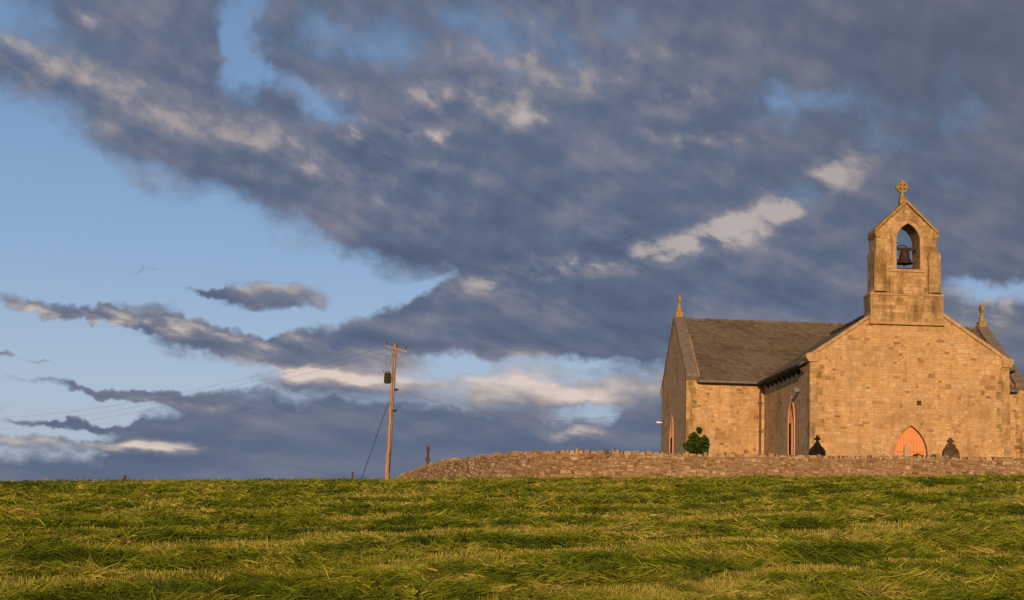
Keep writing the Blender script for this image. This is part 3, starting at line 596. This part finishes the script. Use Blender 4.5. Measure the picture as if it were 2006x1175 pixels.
def curve(pts):
    n=nt.nodes.new('ShaderNodeFloatCurve'); c=n.mapping.curves[0]; q=[]
    for (x,y) in pts: a_,e_=sk(x,y); q.append((min(1,max(0,(a_+1250)/2500)),min(1,max(0,(e_+150)/1400))))
    while len(c.points)<len(q): c.points.new(.5,.5)
    for pnt,(a_,b_) in zip(c.points,q): pnt.location=(a_,b_); pnt.handle_type='AUTO_CLAMPED'
    n.mapping.update(); lk(nt,mth(nt,'MULTIPLY_ADD',azw,1/2500,.5,clamp=True),n.inputs['Value'])
    return mth(nt,'MULTIPLY_ADD',n.outputs[0],1400.,-150.)
def blobs(start,lst,vec=None):
    acc=start
    for (cx,cy,rx,ry,ang,amp) in lst:
        a_,e_=sk(cx,cy); m=nt.nodes.new('ShaderNodeMapping'); m.vector_type='TEXTURE'; lk(nt,vec or P,m.inputs[0])
        m.inputs['Location'].default_value=(a_,e_,0); m.inputs['Rotation'].default_value=(0,0,R(1.8-ang)); m.inputs['Scale'].default_value=(rx*1.6,ry*1.6,1)
        g_=nt.nodes.new('ShaderNodeTexGradient'); g_.gradient_type='SPHERICAL'; lk(nt,m.outputs[0],g_.inputs[0])
        acc=mth(nt,'MULTIPLY_ADD',g_.outputs['Fac'],amp,acc)
    return acc
c1=curve([(-200,90),(0,190),(100,238),(250,335),(400,385),(500,432),(620,468),(700,505),(800,555),(880,560),(940,640),(1000,690),(1100,688),(1200,722),(1300,745),(1500,800),(1800,820),(2200,800)])
C1=mth(nt,'MULTIPLY',mth(nt,'SUBTRACT',elw,c1),1/38.)
C1=mth(nt,'MINIMUM',mth(nt,'MAXIMUM',C1,-1.8),1.8)
c2=curve([(-200,870),(0,876),(150,888),(230,868),(275,815),(400,778),(520,762),(700,766),(850,780),(1000,797),(1100,822),(1150,830),(1250,790),(1300,745),(1500,720),(2200,720)])
C2=mth(nt,'MINIMUM',mth(nt,'MAXIMUM',mth(nt,'MULTIPLY',mth(nt,'SUBTRACT',c2,elw),1/20.),-1.7),1.9)
C=mth(nt,'MAXIMUM',C1,C2)
C=blobs(C,[(60,598,150,16,6,3.0),(240,625,150,13,5,2.8),(400,655,150,24,12,3.4),(560,690,200,32,3,4.),(740,672,180,38,-4,4.),(860,620,120,40,-8,4.5),(960,600,120,60,-10,3.),(1050,672,200,26,0,3.),
 (515,578,100,27,4,4.6),(430,570,80,9,2,2.8),(0,690,50,8,5,2.6),(95,709,35,6,3,2.),(10,791,40,8,3,2.),(130,757,150,11,8,2.9),(270,780,110,12,3,2.6),(110,828,120,7,4,2.4),(230,842,150,12,5,2.8),(300,598,60,16,0,2.),(215,507,20,6,0,1.6),(270,522,28,7,0,1.7),
 (930,748,340,30,2,3.2),(1120,778,150,26,0,3.0),(650,748,120,12,0,1.8),(330,770,140,10,0,1.5),(150,868,260,12,2,2.2),
 (480,50,44,100,6,-2.5),(475,125,40,60,12,-1.9),(650,205,90,34,22,-2.0),(560,165,80,24,25,-1.7),(1580,198,150,50,8,-1.6),(1560,180,60,24,8,-.8),(1960,570,90,22,8,-3.0),(20,30,60,60,0,-1.8),(830,570,80,14,-20,-2.),(1700,290,60,36,0,-.8),(620,60,150,60,10,-1.3),(750,110,140,50,10,-1.2),(520,620,60,10,0,-1.),(700,180,60,20,10,-1.),(1180,60,180,50,5,-1.1),(900,40,160,50,5,-1.1),(1000,140,150,40,5,-.8)])
nz=mth(nt,'ADD',mth(nt,'MULTIPLY',mth(nt,'SUBTRACT',nA,.5),3.3),mth(nt,'MULTIPLY',mth(nt,'SUBTRACT',nF,.5),1.6))
Cn=mth(nt,'MULTIPLY_ADD',nz,mrange(el,0,300,.6,1.),C)
D=mrange(Cn,-.7,1.5,0.,1.)
emb=mth(nt,'MULTIPLY',mth(nt,'SUBTRACT',nA,nB),calm)
Lf=mth(nt,'ADD',mth(nt,'MULTIPLY',emb,1.5),mth(nt,'MULTIPLY_ADD',nL,.5,.035))
hl=blobs(0.,[(1630,342,90,34,-28,.38),(1560,382,110,28,-35,.34),(1450,442,120,28,-24,.38),(1380,465,120,24,-18,.18),(1310,485,150,24,-12,.34),(1150,517,220,24,-6,.32),(980,548,130,28,-12,.24),(840,262,90,28,10,.44),(700,272,80,20,20,.40),(890,190,150,26,0,.36),(1100,100,180,60,5,.24),(1030,232,60,26,0,.36),(1320,195,55,22,0,.36),(1360,272,110,16,5,.38),(830,325,70,16,0,.30),(650,210,90,28,20,.40),(600,320,300,50,18,.24),(430,655,280,16,5,.38),(120,612,160,10,5,.36),(600,738,170,10,0,.35),(330,880,90,12,0,.38),(170,40,34,16,10,.36),(60,130,170,60,20,.28),(1970,590,90,24,8,.5),(1120,852,60,10,5,.4),(300,790,200,7,3,.28),(150,868,260,9,2,.34)],PL)
pf=mth(nt,'ADD',mth(nt,'MULTIPLY_ADD',emb,4.5,.95),mth(nt,'MULTIPLY',mth(nt,'SUBTRACT',nF,.5),4.)); pf=mth(nt,'MINIMUM',mth(nt,'MAXIMUM',pf,.15),1.8)
Lf=mth(nt,'MULTIPLY_ADD',hl,pf,Lf)
# soft shoulder so highlights never go flat white
Lf=mth(nt,'SMOOTH_MIN',Lf,.84,.35)
Lf=blobs(Lf,[(930,738,400,34,2,.66),(1120,774,200,26,0,.5),(530,560,110,16,2,.55),(120,872,260,9,2,.3),(150,700,420,120,0,.10),
 (900,420,420,90,12,-.10),(700,430,200,40,22,-.08),(1150,450,300,50,-5,-.08),(1300,600,380,90,0,-.05),(700,860,520,60,3,-.05),(1850,300,250,250,0,-.05),(540,605,90,10,3,-.3),(600,712,240,10,3,-.2),(1450,660,200,60,0,-.05)],PL)
cc=ramp(nt,Lf,[(.0,(.086,.120,.195)),(.25,(.120,.153,.232)),(.5,(.195,.208,.268)),(.72,(.37,.335,.345)),(1.,(.70,.59,.53))],'LINEAR')
gm=mrange(mth(nt,'ADD',azw,el),900,2000,0.,.5,False)
cc_=mixc(nt,gm,cc.outputs[0],(.122,.130,.156))
eg=ramp(nt,mth(nt,'MULTIPLY',el,1/1000.,clamp=True),[(0,(.42,.48,.58)),(.2,(.41,.50,.64)),(.45,(.28,.42,.64)),(.75,(.20,.33,.55)),(1,(.17,.28,.48))])
skn=mixc(nt,.88,sky.outputs[0],mixc(nt,1.0,eg.outputs[0],(1/STR,1/STR,1/STR),'MULTIPLY'))
cls=mixc(nt,1.0,cc_,(1/STR,1/STR,1/STR),'MULTIPLY')
fin=mixc(nt,D,skn,cls)
lk(nt,fin,bg.inputs[0])
